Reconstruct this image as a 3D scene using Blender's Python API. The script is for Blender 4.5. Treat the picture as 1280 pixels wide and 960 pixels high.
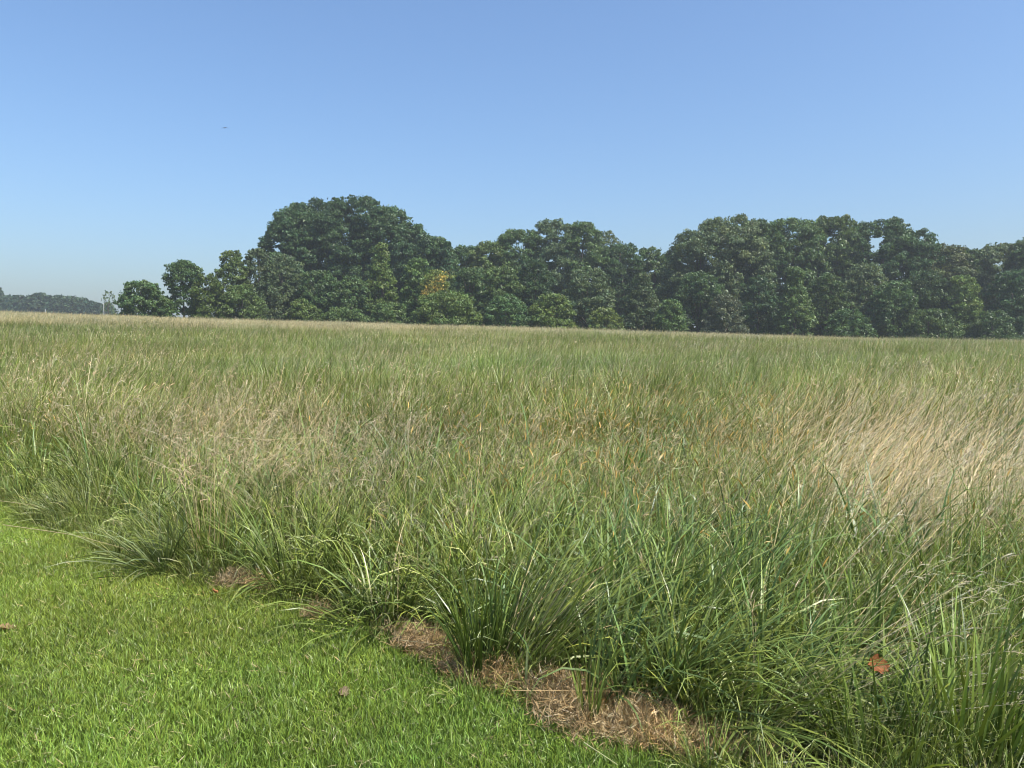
import bpy, math, random
import numpy as np

R = math.radians
rng = np.random.default_rng(7)
random.seed(7)
for o in list(bpy.data.objects):
    bpy.data.objects.remove(o)
scene = bpy.context.scene
COL = scene.collection

# ------------------------------------------------------------------ camera, sky, sun, exposure
F_PX = 967.0            # focal length in photograph pixels (1280 wide)
HOR = 424.0             # eye-level row in the photograph
EYE = 1.62
PITCH = math.atan((480 - HOR) / F_PX)
cam_d = bpy.data.cameras.new('camera')
cam_d.sensor_width = 36.0
cam_d.lens = 36.0 * F_PX / 1280.0
cam_d.clip_start = 0.05
cam_d.clip_end = 4000
cam = bpy.data.objects.new('camera', cam_d)
COL.objects.link(cam)
cam.location = (0, 0, EYE)
cam.rotation_euler = (R(90) - PITCH, 0, 0)
scene.camera = cam

SUN_EL, SUN_AZ = 56.0, 125.0     # azimuth clockwise from the viewing direction (+Y)
world = bpy.data.worlds.new('World')
scene.world = world
world.use_nodes = True
wn = world.node_tree
bg = wn.nodes['Background']
sky = wn.nodes.new('ShaderNodeTexSky')
sky.sky_type = 'NISHITA'
sky.sun_disc = False
sky.sun_elevation = R(SUN_EL)
sky.sun_rotation = R(SUN_AZ)
sky.altitude = 200
sky.air_density = 1.25
sky.dust_density = 3.0
sky.ozone_density = 8.5
wn.links.new(sky.outputs[0], bg.inputs[0])
bg.inputs[1].default_value = 0.117

sun_d = bpy.data.lights.new('sun', 'SUN')
sun_d.energy = 5.0
sun_d.angle = R(0.5)
sun_d.color = (1.0, 0.955, 0.88)
sun = bpy.data.objects.new('sun', sun_d)
COL.objects.link(sun)
sun.rotation_euler = (R(90 - SUN_EL), 0, R(180 - SUN_AZ))
sun.location = (20, -10, 40)

vs = scene.view_settings
vs.view_transform = 'Standard'
vs.look = 'None'
vs.gamma = 1.0
vs.exposure = 0.75
vs.use_curve_mapping = False
scene.cycles.use_denoising = True
scene.cycles.denoiser = 'OPENIMAGEDENOISE'
scene.cycles.denoising_input_passes = 'RGB_ALBEDO_NORMAL'
scene.cycles.denoising_prefilter = 'ACCURATE'
scene.cycles.filter_width = 1.05
scene.cycles.max_bounces = 4
scene.cycles.diffuse_bounces = 2
scene.cycles.glossy_bounces = 1
scene.cycles.transmission_bounces = 2
scene.cycles.volume_bounces = 1
scene.cycles.transparent_max_bounces = 4
scene.cycles.sample_clamp_indirect = 6.0


# ------------------------------------------------------------------ layout helpers
def smooth(a, b, v):
    t = np.clip((np.asarray(v, float) - a) / (b - a), 0, 1)
    return t * t * (3 - 2 * t)


def terrain(x, y):
    """height of the field: flat by the lawn, swelling to a crest about 80 m out that is higher on the left"""
    x = np.asarray(x, float); y = np.asarray(y, float)
    xc = np.clip(x, -85, 85)
    top = 1.62 - 0.0315 * xc
    z = smooth(7, 82, y) * top
    z = z - smooth(84, 125, y) * 0.9
    z = z + 0.10 * np.sin(x * 0.16 + 1.0) * np.sin(y * 0.13) * smooth(10, 30, y)
    return z


def at(px, py, depth):
    """world point seen in that photograph pixel at that depth"""
    u = (px - 640) / F_PX
    v = (480 - py) / F_PX
    c, s = math.cos(PITCH), math.sin(PITCH)
    d = (u, c + v * s, -s + v * c)
    k = depth / d[1]
    return (d[0] * k, depth, EYE + d[2] * k)


def gp(px, py, z=0.0):
    """world point of the photograph pixel on the level plane z"""
    u = (px - 640) / F_PX
    v = (480 - py) / F_PX
    c, s = math.cos(PITCH), math.sin(PITCH)
    d = (u, c + v * s, -s + v * c)
    k = (z - EYE) / d[2]
    return (d[0] * k, d[1] * k)


EDGE_PX = [(-260, 560), (-100, 600), (0, 634), (60, 662), (150, 700), (250, 735), (330, 756), (420, 790), (500, 822), (560, 850),
           (620, 878), (690, 912), (760, 938), (830, 955), (900, 985), (1000, 1080)]
_e = np.array([gp(*p) for p in EDGE_PX])
_e = _e[np.argsort(_e[:, 0])]


def edge_y(x):
    x = np.asarray(x, float)
    y = np.interp(x, _e[:, 0], _e[:, 1])
    y = y + np.maximum(0, _e[0, 0] - x) * 0.75
    return y + 0.05 * np.sin(x * 5.1) + 0.03 * np.sin(x * 11.3 + 1)


def noise2(x, y, s, k=0):
    r = np.random.default_rng(100 + k)
    v = 0
    for i in range(5):
        a = r.uniform(0, 6.28); f = s * r.uniform(0.6, 1.7)
        v = v + np.sin(x * f * math.cos(a) + y * f * math.sin(a) + r.uniform(0, 6.28))
    return v / 5 * 1.3


# ------------------------------------------------------------------ mesh helpers
def mesh(name, V, Q, C=None, mat=None, tris=None):
    V = np.asarray(V, np.float32).reshape(-1, 3)
    me = bpy.data.meshes.new(name)
    me.vertices.add(len(V))
    me.vertices.foreach_set('co', V.ravel())
    Q = np.asarray(Q, np.int32).reshape(-1, 4) if Q is not None and len(Q) else np.zeros((0, 4), np.int32)
    T = np.asarray(tris, np.int32).reshape(-1, 3) if tris is not None and len(tris) else np.zeros((0, 3), np.int32)
    loops = np.concatenate([Q.ravel(), T.ravel()])
    starts = np.concatenate([np.arange(len(Q)) * 4, len(Q) * 4 + np.arange(len(T)) * 3]).astype(np.int32)
    me.loops.add(len(loops))
    me.loops.foreach_set('vertex_index', loops.astype(np.int32))
    me.polygons.add(len(starts))
    me.polygons.foreach_set('loop_start', starts)
    if C is not None:
        C = np.asarray(C, np.float32).reshape(-1, 3)
        a = me.color_attributes.new('Col', 'FLOAT_COLOR', 'POINT')
        a.data.foreach_set('color', np.concatenate([C, np.ones((len(C), 1), np.float32)], 1).ravel())
    me.update(calc_edges=True)
    if mat:
        me.materials.append(mat)
    return me


def smooth_shade(me):
    me.polygons.foreach_set('use_smooth', np.ones(len(me.polygons), bool))


def link(name, me, parent=None, loc=None):
    o = bpy.data.objects.new(name, me)
    COL.objects.link(o)
    if parent:
        o.parent = parent
    if loc is not None:
        o.location = loc
    return o


def tag(o, label=None, cat=None, group=None, kind=None):
    if label: o['label'] = label
    if cat: o['category'] = cat
    if group: o['group'] = group
    if kind: o['kind'] = kind
    return o


class Buf:
    """collects vertices, quads and colours"""
    def __init__(self):
        self.V, self.Q, self.C, self.T, self.n = [], [], [], [], 0

    def add(self, V, Q, C):
        self.V.append(V.reshape(-1, 3)); self.Q.append(Q.reshape(-1, 4) + self.n); self.C.append(C.reshape(-1, 3))
        self.n += self.V[-1].shape[0]

    def addt(self, V, C):
        n = V.reshape(-1, 3).shape[0]
        self.T.append(np.arange(n).reshape(-1, 3) + self.n); self.V.append(V.reshape(-1, 3)); self.C.append(C.reshape(-1, 3))
        self.n += n

    def mesh(self, name, mat):
        return mesh(name, np.concatenate(self.V), np.concatenate(self.Q) if self.Q else None, np.concatenate(self.C), mat,
                    np.concatenate(self.T) if self.T else None)


def U(a, b, n):
    return rng.uniform(a, b, n)


def curve(P0, az, tilt, bend, length, segs, power=1.5):
    """n bent blades: points (n, segs+1, 3) and tangents"""
    n = len(az)
    t = np.linspace(0, 1, segs + 1)
    ang = tilt[:, None] + bend[:, None] * t[None] ** power
    T = np.stack([np.sin(ang) * np.cos(az)[:, None], np.sin(ang) * np.sin(az)[:, None], np.cos(ang)], -1)
    step = (length / segs)[:, None, None]
    mid = (T[:, :-1] + T[:, 1:]) / 2 * step
    P = np.concatenate([np.zeros((n, 1, 3)), np.cumsum(mid, 1)], 1) + P0[:, None]
    return P, T


def ribbons(buf, P, T, width, c0, c1, twist=0.6, prof='blade', cexp=1.0):
    n, m, _ = P.shape
    t = np.linspace(0, 1, m)
    if prof == 'blade':
        w = np.minimum(1, 0.55 + 2.0 * t) * (1 - t ** 2.4) + 0.02
    elif prof == 'stem':
        w = 1 - 0.55 * t
    elif prof == 'leaf':
        w = np.sin(np.pi * (0.1 + 0.88 * t)) ** 0.8
    else:
        w = np.sin(np.pi * (0.12 + 0.8 * t))
    az = rng.uniform(-twist, twist, n)[:, None] + np.linspace(0, 1, m)[None] * rng.uniform(-0.8, 0.8, n)[:, None]
    # side: horizontal perpendicular to the bend plane, rolled by a twist
    H = np.stack([-T[..., 1], T[..., 0], np.zeros_like(T[..., 0])], -1)
    L = np.linalg.norm(H, axis=-1, keepdims=True)
    H = np.where(L > 1e-4, H / np.maximum(L, 1e-4), np.array([1.0, 0, 0]))
    B = np.cross(T, H)
    S = H * np.cos(az)[..., None] + B * np.sin(az)[..., None]
    W = (width[:, None] * w[None])[..., None] * 0.5
    V = np.stack([P - S * W, P + S * W], 2)
    idx = np.arange(n * m * 2).reshape(n, m, 2)
    Q = np.stack([idx[:, :-1, 0], idx[:, :-1, 1], idx[:, 1:, 1], idx[:, 1:, 0]], -1)
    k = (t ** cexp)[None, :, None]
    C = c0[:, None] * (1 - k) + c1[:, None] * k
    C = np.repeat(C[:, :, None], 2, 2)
    buf.add(V, Q, C)


def vary(c, n, amt=0.18, hue=0.10):
    c = np.asarray(c, float)
    v = (1 + rng.normal(0, amt, n))[:, None]
    h = rng.normal(0, hue, n)[:, None]
    out = c[None] * np.clip(v, 0.45, 1.7) * (1 + np.concatenate([h, 0.25 * h, -0.4 * h], 1))
    return np.clip(out, 0.004, 0.85)


def tuft(buf, n, radius, h, w, tilt, bend, c0, c1, lean=None, segs=5, centre=(0, 0), power=None, twist=0.6, amt=0.34):
    """a bunch of arching leaf blades out of one crown"""
    a = U(0, 6.2832, n)
    r = radius * np.sqrt(U(0, 1, n))
    P0 = np.stack([centre[0] + r * np.cos(a), centre[1] + r * np.sin(a), np.zeros(n) - 0.01], -1)
    az = a + rng.normal(0, 0.7, n)
    tl = np.abs(rng.normal(tilt, tilt * 0.5 + 0.05, n))
    bd = np.abs(rng.normal(bend, bend * 0.4 + 0.05, n))
    if lean is not None:
        la, ls = lean
        vx = np.sin(tl) * np.cos(az) + ls * math.cos(la)
        vy = np.sin(tl) * np.sin(az) + ls * math.sin(la)
        az = np.arctan2(vy, vx)
        tl = np.minimum(np.hypot(vx, vy), 1.35)
    L = h * np.clip(rng.normal(1, 0.22, n), 0.4, 1.5)
    P, T = curve(P0, az, tl, bd, L, segs, U(0.9, 4.5, n)[:, None] if power is None else power)
    P[..., 2] = np.where(P[..., 2] < 0.012, 0.012 + 0.01 * rng.random(P[..., 2].shape), P[..., 2])
    wd = w * U(0.6, 1.25, n)
    ribbons(buf, P, T, wd, vary(c0, n, amt), vary(c1, n, amt), twist)


def stems(buf, n, radius, h, w, tilt, bend, c0, c1, head, chead, lean=None, segs=5, heads=14, centre=(0, 0), hl=0.055, hw=0.0035, spread=0.7,
          frac=0.28):
    """flowering stems, each with a seed head"""
    a = U(0, 6.2832, n)
    r = radius * np.sqrt(U(0, 1, n))
    P0 = np.stack([centre[0] + r * np.cos(a), centre[1] + r * np.sin(a), np.zeros(n)], -1)
    az = a + rng.normal(0, 0.9, n)
    tl = np.abs(rng.normal(tilt, tilt * 0.5 + 0.03, n))
    bd = np.abs(rng.normal(bend, bend * 0.5 + 0.03, n))
    if lean is not None:
        la, ls = lean
        sp = ls * U(0.6, 1.3, n)
        vx = np.sin(tl) * np.cos(az) + sp * math.cos(la)
        vy = np.sin(tl) * np.sin(az) + sp * math.sin(la)
        az = np.arctan2(vy, vx)
        tl = np.minimum(np.hypot(vx, vy), 1.35)
    L = h * np.clip(rng.normal(1, 0.14, n), 0.55, 1.35)
    P, T = curve(P0, az, tl, bd, L, segs, 2.0)
    ribbons(buf, P, T, w * U(0.8, 1.2, n), vary(c0, n, 0.12), vary(c1, n, 0.12), 1.5, 'stem')
    if head == 'panicle':
        k = heads
        tt = 1 - frac * U(0, 1, (n, k)) ** 0.8
        f = tt * segs
        i = np.minimum(f.astype(int), segs - 1)
        fr = (f - i)[..., None]
        ii = np.arange(n)[:, None]
        B0 = P[ii, i] * (1 - fr) + P[ii, i + 1] * fr
        TT = T[ii, i]
        D = TT + rng.normal(0, spread, (n, k, 3))
        D /= np.linalg.norm(D, axis=-1, keepdims=True)
        ln = hl * U(0.5, 1.4, (n, k)) * (0.55 + 0.9 * (1 - tt) / frac)
        D = D.reshape(-1, 3); B0 = B0.reshape(-1, 3); ln = ln.reshape(-1)
        t = np.linspace(0, 1, 4)
        PP = B0[:, None] + D[:, None] * (ln[:, None] * t[None])[..., None]
        PP[..., 2] -= (ln[:, None] * 0.35 * t[None] ** 2)
        TT = np.repeat(D[:, None], 4, 1)
        ribbons(buf, PP, TT, hw * U(0.7, 1.5, n * k), vary(chead, n * k, 0.2), vary(chead, n * k, 0.2), 1.5, 'spike')
    elif head == 'foxtail':
        for q in range(3):
            d = T[:, -1]
            t = np.linspace(-0.2, 1, 5)
            ln = hl * U(0.7, 1.3, n)
            PP = P[:, -1][:, None] + d[:, None] * (ln[:, None] * t[None])[..., None]
            PP[..., 2] -= 0.012 * t[None] ** 2
            ribbons(buf, PP, np.repeat(d[:, None], 5, 1), hw * U(0.8, 1.3, n), vary(chead, n, 0.2), vary(chead, n, 0.2), 1.6, 'spike')


# ------------------------------------------------------------------ materials
def nodes(name):
    m = bpy.data.materials.new(name)
    m.use_nodes = True
    nt = m.node_tree
    nt.nodes.clear()
    return m, nt, nt.nodes.new('ShaderNodeOutputMaterial')


def leaf_material(name, trans=0.35, rough=0.5, spec=0.3, tint=False, tcol=(1.15, 1.15, 0.7)):
    m, nt, out = nodes(name)
    N, L = nt.nodes, nt.links
    at_ = N.new('ShaderNodeAttribute'); at_.attribute_name = 'Col'
    col = at_.outputs['Color']
    if tint:
        ti = N.new('ShaderNodeAttribute'); ti.attribute_type = 'INSTANCER'; ti.attribute_name = 'tint'
        mx = N.new('ShaderNodeMix'); mx.data_type = 'RGBA'; mx.blend_type = 'MULTIPLY'
        mx.inputs[0].default_value = 1
        L.new(col, mx.inputs[6]); L.new(ti.outputs['Color'], mx.inputs[7])
        col = mx.outputs[2]
    p = N.new('ShaderNodeBsdfPrincipled')
    p.inputs['Roughness'].default_value = rough
    p.inputs['Specular IOR Level'].default_value = spec
    L.new(col, p.inputs['Base Color'])
    tr = N.new('ShaderNodeBsdfTranslucent')
    tm = N.new('ShaderNodeMix'); tm.data_type = 'RGBA'; tm.blend_type = 'MULTIPLY'; tm.inputs[0].default_value = 1
    L.new(col, tm.inputs[6]); tm.inputs[7].default_value = (*tcol, 1)
    L.new(tm.outputs[2], tr.inputs['Color'])
    mix = N.new('ShaderNodeMixShader'); mix.inputs[0].default_value = trans
    L.new(p.outputs[0], mix.inputs[1]); L.new(tr.outputs[0], mix.inputs[2])
    L.new(mix.outputs[0], out.inputs['Surface'])
    return m


def noise_material(name, ca, cb, scale, rough=0.9, bump=0.0, cc=None, detail=6):
    m, nt, out = nodes(name)
    N, L = nt.nodes, nt.links
    tc = N.new('ShaderNodeTexCoord')
    nz = N.new('ShaderNodeTexNoise'); nz.inputs['Scale'].default_value = scale; nz.inputs['Detail'].default_value = detail
    nz.inputs['Roughness'].default_value = 0.65
    L.new(tc.outputs['Object'], nz.inputs['Vector'])
    cr = N.new('ShaderNodeValToRGB')
    cr.color_ramp.elements[0].position = 0.33; cr.color_ramp.elements[0].color = (*ca, 1)
    cr.color_ramp.elements[1].position = 0.68; cr.color_ramp.elements[1].color = (*cb, 1)
    if cc:
        e = cr.color_ramp.elements.new(0.5); e.color = (*cc, 1)
    L.new(nz.outputs['Fac'], cr.inputs[0])
    p = N.new('ShaderNodeBsdfPrincipled'); p.inputs['Roughness'].default_value = rough
    p.inputs['Specular IOR Level'].default_value = 0.2
    L.new(cr.outputs[0], p.inputs['Base Color'])
    if bump:
        b = N.new('ShaderNodeBump'); b.inputs['Strength'].default_value = bump
        L.new(nz.outputs['Fac'], b.inputs['Height']); L.new(b.outputs[0], p.inputs['Normal'])
    L.new(p.outputs[0], out.inputs['Surface'])
    return m


M_grass = leaf_material('grass_blades', 0.22, 0.40, 0.36, tint=True)
M_grass1 = leaf_material('tussock_blades', 0.22, 0.38, 0.40)
M_leaf = leaf_material('tree_leaves', 0.28, 0.45, 0.28)
M_dry = leaf_material('dry_leaf', 0.25, 0.6, 0.2, tcol=(1.2, 0.9, 0.5))
M_soil = noise_material('field_soil', (0.07, 0.062, 0.03), (0.13, 0.115, 0.055), 2.2, 0.95, 0.4, (0.075, 0.085, 0.032))
M_lawn = noise_material('lawn_soil', (0.05, 0.08, 0.018), (0.085, 0.125, 0.03), 9, 0.95, 0.5)
M_bark = noise_material('bark', (0.06, 0.05, 0.04), (0.14, 0.12, 0.10), 5, 0.9, 0.6)
M_white = noise_material('white_paint', (0.5, 0.5, 0.48), (0.68, 0.68, 0.66), 8, 0.6)
M_bird = noise_material('dark_feathers', (0.02, 0.02, 0.025), (0.045, 0.04, 0.04), 20, 0.7)

# colours of the plants (base colours, linear)
G_DEEP = (0.046, 0.076, 0.012)  # blade roots, darkened to paint shade into the gaps between blades
G_MID = (0.080, 0.118, 0.018)
G_TIP = (0.205, 0.252, 0.052)  # blade tips, brightened to paint lit contrast against the dark roots
G_BLUE = (0.068, 0.118, 0.030)
G_BLUET = (0.135, 0.205, 0.058)
G_LIGHT = (0.175, 0.235, 0.045)
TAN = (0.42, 0.35, 0.21)
STRAW = (0.53, 0.455, 0.255)
PINK = (0.36, 0.285, 0.175)
GOLD = (0.40, 0.28, 0.08)
BROWN = (0.30, 0.212, 0.105)

# ------------------------------------------------------------------ the ground
def grid_axis(parts):
    out = []
    for a, b, s in parts:
        out.append(np.arange(a, b, s))
    return np.concatenate(out + [[parts[-1][1]]])


gx = grid_axis([(-1000, -120, 40), (-120, -20, 5), (-20, 20, 1), (20, 120, 5), (120, 1000, 40)])
gy = grid_axis([(-300, -20, 40), (-20, 30, 1), (30, 140, 4), (140, 1000, 40)])
GX, GY = np.meshgrid(gx, gy)
GZ = terrain(GX, GY)
nx, ny = len(gx), len(gy)
idx = np.arange(nx * ny).reshape(ny, nx)
me = mesh('field_ground', np.stack([GX, GY, GZ], -1), np.stack([idx[:-1, :-1], idx[:-1, 1:], idx[1:, 1:], idx[1:, :-1]], -1), None, M_soil)
smooth_shade(me)
tag(link('field_ground', me), 'earth of the meadow rising to a low crest', None, None, 'structure')

# the mown lawn's own sheet, 4 mm above the field's earth, ending at the meadow edge
lx = np.arange(-16, 2.6, 0.2)
rows = []
ts = np.linspace(0, 1, 26)
for x in lx:
    ye = min(float(edge_y(x)), 15.0)
    ys = -6 + (ye + 6) * ts
    rows.append(np.stack([np.full_like(ys, x), ys, terrain(x, ys) + 0.004 + 0.018 * noise2(np.full_like(ys, x), ys, 3.0, 3).clip(0, 1)], -1))
V = np.array(rows)
idx = np.arange(V.shape[0] * V.shape[1]).reshape(V.shape[0], V.shape[1])
me = mesh('lawn', V, np.stack([idx[:-1, :-1], idx[1:, :-1], idx[1:, 1:], idx[:-1, 1:]], -1), None, M_lawn)
smooth_shade(me)
tag(link('lawn', me), 'earth under the mown lawn', None, None, 'structure')


# ------------------------------------------------------------------ instanced grass
def source(name, bufs, mat):
    c = bpy.data.collections.new(name)
    for i, b in enumerate(bufs):
        o = bpy.data.objects.new('%s_%02d' % (name, i), b.mesh('%s_%02d' % (name, i), mat))
        c.objects.link(o)
    return c, len(bufs)


def scatter(name, src, pts, scl, tint, label, rotz=None, tilt=0.0):
    c, nv = src
    n = len(pts)
    me = bpy.data.meshes.new(name)
    me.vertices.add(n)
    me.vertices.foreach_set('co', np.asarray(pts, np.float32).ravel())
    rot = np.stack([rng.normal(0, tilt, n) if tilt else np.zeros(n), rng.normal(0, tilt, n) if tilt else np.zeros(n),
                    U(0, 6.2832, n) if rotz is None else rotz], -1)
    a = me.attributes.new('rot', 'FLOAT_VECTOR', 'POINT'); a.data.foreach_set('vector', rot.astype(np.float32).ravel())
    s = np.asarray(scl, np.float32)
    if s.ndim == 1:
        s = np.stack([s, s, s], -1)
    a = me.attributes.new('scl', 'FLOAT_VECTOR', 'POINT'); a.data.foreach_set('vector', s.astype(np.float32).ravel())
    a = me.attributes.new('vid', 'INT', 'POINT'); a.data.foreach_set('value', rng.integers(0, nv, n).astype(np.int32))
    a = me.attributes.new('tint', 'FLOAT_COLOR', 'POINT')
    a.data.foreach_set('color', np.concatenate([tint, np.ones((n, 1))], 1).astype(np.float32).ravel())
    me.update()
    o = link(name, me)
    ng = bpy.data.node_groups.new(name, 'GeometryNodeTree')
    ng.interface.new_socket('Geometry', in_out='INPUT', socket_type='NodeSocketGeometry')
    ng.interface.new_socket('Geometry', in_out='OUTPUT', socket_type='NodeSocketGeometry')
    N, L = ng.nodes, ng.links
    gi = N.new('NodeGroupInput'); go = N.new('NodeGroupOutput')
    ci = N.new('GeometryNodeCollectionInfo'); ci.inputs[0].default_value = c
    ci.inputs['Separate Children'].default_value = True; ci.inputs['Reset Children'].default_value = True
    ip = N.new('GeometryNodeInstanceOnPoints'); ip.inputs['Pick Instance'].default_value = True

    def named(nm, t):
        x = N.new('GeometryNodeInputNamedAttribute'); x.data_type = t; x.inputs[0].default_value = nm
        return x.outputs[0]
    er = N.new('FunctionNodeEulerToRotation')
    L.new(named('rot', 'FLOAT_VECTOR'), er.inputs[0])
    L.new(gi.outputs[0], ip.inputs['Points'])
    L.new(ci.outputs[0], ip.inputs['Instance'])
    L.new(named('vid', 'INT'), ip.inputs['Instance Index'])
    L.new(er.outputs[0], ip.inputs['Rotation'])
    L.new(named('scl', 'FLOAT_VECTOR'), ip.inputs['Scale'])
    L.new(ip.outputs[0], go.inputs[0])
    md = o.modifiers.new('scatter', 'NODES'); md.node_group = ng
    tag(o, label, 'grass', None, 'stuff')
    return o


def jitter_grid(x0, x1, y0, y1, step):
    X, Y = np.meshgrid(np.arange(x0, x1, step), np.arange(y0, y1, step))
    X = X.ravel() + U(-0.6, 0.6, X.size) * step
    Y = Y.ravel() + U(-0.6, 0.6, Y.size) * step
    return X, Y


def project(x, y, z):
    c, s = math.cos(PITCH), math.sin(PITCH)
    zz = z - EYE
    dep = y * c - zz * s
    up = y * s + zz * c
    dep = np.where(dep < 0.05, 0.05, dep)
    return 640 + F_PX * x / dep, 480 - F_PX * up / dep, dep


def tints(n, amt=0.12, base=(1, 1, 1), hue=0.06):
    v = (1 + rng.normal(0, amt, n))[:, None]
    h = rng.normal(0, hue, n)[:, None]
    return np.clip(np.asarray(base)[None] * v * (1 + np.concatenate([h, 0.2 * h, -0.6 * h], 1)), 0.3, 2.2)


def P3(x, y, dz=0.0):
    return np.stack([x, y, terrain(x, y) + dz], -1)


# --- mown lawn
bufs = []
for i in range(6):
    b = Buf()
    n = 640
    a = U(0, 6.28, n); r = 0.2 * np.sqrt(U(0, 1, n))
    P0 = np.stack([r * np.cos(a), r * np.sin(a), np.zeros(n)], -1)
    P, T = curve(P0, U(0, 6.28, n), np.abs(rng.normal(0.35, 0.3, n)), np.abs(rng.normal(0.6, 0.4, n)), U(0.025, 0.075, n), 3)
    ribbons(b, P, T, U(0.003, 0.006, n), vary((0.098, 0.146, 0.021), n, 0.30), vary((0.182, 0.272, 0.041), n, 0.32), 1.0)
    n = 14
    a = U(0, 6.28, n); r = 0.2 * np.sqrt(U(0, 1, n))
    P0 = np.stack([r * np.cos(a), r * np.sin(a), np.zeros(n)], -1)
    P, T = curve(P0, U(0, 6.28, n), U(0.2, 1.2, n), U(0.2, 0.9, n), U(0.05, 0.12, n), 3)
    ribbons(b, P, T, U(0.002, 0.004, n), vary((0.20, 0.26, 0.07), n), vary((0.28, 0.33, 0.10), n), 1.2)
    n = 11
    a = U(0, 6.28, n); r = 0.2 * np.sqrt(U(0, 1, n))
    P0 = np.stack([r * np.cos(a), r * np.sin(a), U(0.005, 0.035, n)], -1)
    P, T = curve(P0, U(0, 6.28, n), U(0.9, 1.5, n), U(-0.1, 0.3, n), U(0.03, 0.08, n), 3)
    ribbons(b, P, T, U(0.0025, 0.0045, n), vary((0.30, 0.25, 0.13), n), vary((0.38, 0.32, 0.17), n), 1.2)
    bufs.append(b)
for i in range(3):      # clover and other small round leaves among the grass
    b = Buf()
    n = 260
    a = U(0, 6.28, n); r = 0.16 * np.sqrt(U(0, 1, n))
    P0 = np.stack([r * np.cos(a), r * np.sin(a), U(0.015, 0.05, n)], -1)
    P, T = curve(P0, U(0, 6.28, n), U(0.8, 1.6, n), U(0.0, 0.5, n), U(0.010, 0.018, n), 3)
    ribbons(b, P, T, U(0.006, 0.011, n), vary((0.15, 0.21, 0.03), n, 0.25), vary((0.20, 0.28, 0.04), n, 0.25), 0.5, 'leaf')
    n = 160
    a = U(0, 6.28, n); r = 0.18 * np.sqrt(U(0, 1, n))
    P0 = np.stack([r * np.cos(a), r * np.sin(a), np.zeros(n)], -1)
    P, T = curve(P0, U(0, 6.28, n), U(0.1, 0.8, n), U(0.2, 0.9, n), U(0.03, 0.07, n), 3)
    ribbons(b, P, T, U(0.003, 0.005, n), vary((0.11, 0.18, 0.03), n), vary((0.18, 0.27, 0.05), n), 1.0)
    bufs.append(b)
src_lawn = source('lawn_patch', bufs[:6], M_grass)
src_clover = source('clover_patch', bufs[6:], M_grass)
X, Y = jitter_grid(-14, 2.2, 0.2, 14, 0.155)
k = Y < edge_y(X) + 0.06
px, py, dep = project(X, Y, np.zeros_like(X))
k &= (px > -700) & (px < 1500) & ((py < 1350) | (dep < 1.5))
X, Y = X[k], Y[k]
nz = noise2(X, Y, 2.2, 11)
tn = tints(len(X), 0.09, (1, 1, 1), 0.05) * (1 + 0.16 * nz)[:, None]
tn[:, 0] *= 1 + 0.16 * noise2(X, Y, 1.1, 12)
tn *= (1 + 0.12 * noise2(X, Y, 6.0, 13))[:, None]
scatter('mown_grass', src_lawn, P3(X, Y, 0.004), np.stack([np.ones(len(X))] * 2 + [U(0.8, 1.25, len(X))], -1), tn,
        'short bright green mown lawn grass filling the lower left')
kk = (noise2(X, Y, 1.9, 21) > 0.18) & (rng.random(len(X)) < 0.13)
scatter('clover', src_clover, P3(X[kk], Y[kk], 0.006), U(0.8, 1.2, kk.sum()), tints(kk.sum(), 0.1),
        'yellow green clover and small weeds mixed into the mown lawn')

thatch_pts = []
for (a_, b_, cnt, wid) in [((492, 798), (556, 828), 14, 0.055), ((575, 842), (640, 864), 8, 0.05), ((680, 868), (765, 894), 18, 0.06),
                           ((700, 905), (775, 925), 9, 0.05), ((785, 912), (858, 938), 18, 0.06), ((270, 728), (320, 740), 4, 0.06), ((880, 940), (1000, 955), 5, 0.06),
                           ((380, 768), (440, 786), 2, 0.04)]:
    A, B = np.array(gp(*a_)), np.array(gp(*b_))
    t = U(0, 1, cnt)[:, None]
    thatch_pts.append(A + (B - A) * t + rng.normal(0, wid * 0.6, (cnt, 2)))
thatch_pts = np.concatenate(thatch_pts)


def clear_of_thatch(x, y, r):
    d2_ = (x[:, None] - thatch_pts[None, :, 0]) ** 2 + (y[:, None] - thatch_pts[None, :, 1]) ** 2
    return d2_.min(1) > r * r


# --- tall meadow grass, near the camera (clump by clump)
LEAN = (R(8), 0.22)       # the wind lays the stems over to the right


def clump_fescue(i):
    b = Buf()
    tuft(b, 42, 0.18, 0.52, 0.0125, 0.75, 1.35, G_DEEP, G_TIP, (R(8), 0.05))
    tuft(b, 8, 0.16, 0.68, 0.0105, 0.3, 1.3, G_DEEP, G_TIP, LEAN)
    tuft(b, 20, 0.2, 0.42, 0.0115, 1.1, 0.5, G_MID, G_TIP)
    tuft(b, 5, 0.17, 0.6, 0.010, 0.5, 1.7, (0.2, 0.22, 0.07), (0.36, 0.36, 0.15), LEAN)
    tuft(b, 7, 0.17, 0.5, 0.006, 0.8, 0.9, (0.24, 0.20, 0.10), TAN, LEAN)
    return b


def clump_broad(i):
    b = Buf()
    tuft(b, 34, 0.15, 0.74, 0.0155, 0.34, 1.2, G_BLUE, G_BLUET, (R(15), 0.16), segs=6)
    tuft(b, 18, 0.16, 0.5, 0.012, 0.7, 0.9, G_DEEP, G_TIP, LEAN)
    return b


def clump_seed(i):
    b = Buf()
    stems(b, 7, 0.18, 0.90, 0.0032, 0.34, 0.45, (0.24, 0.23, 0.10), TAN, 'panicle', PINK, LEAN, heads=12, hl=0.055, hw=0.0030)
    tuft(b, 36, 0.17, 0.56, 0.0105, 0.5, 1.3, G_MID, G_TIP, (R(8), 0.1))
    return b


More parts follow.
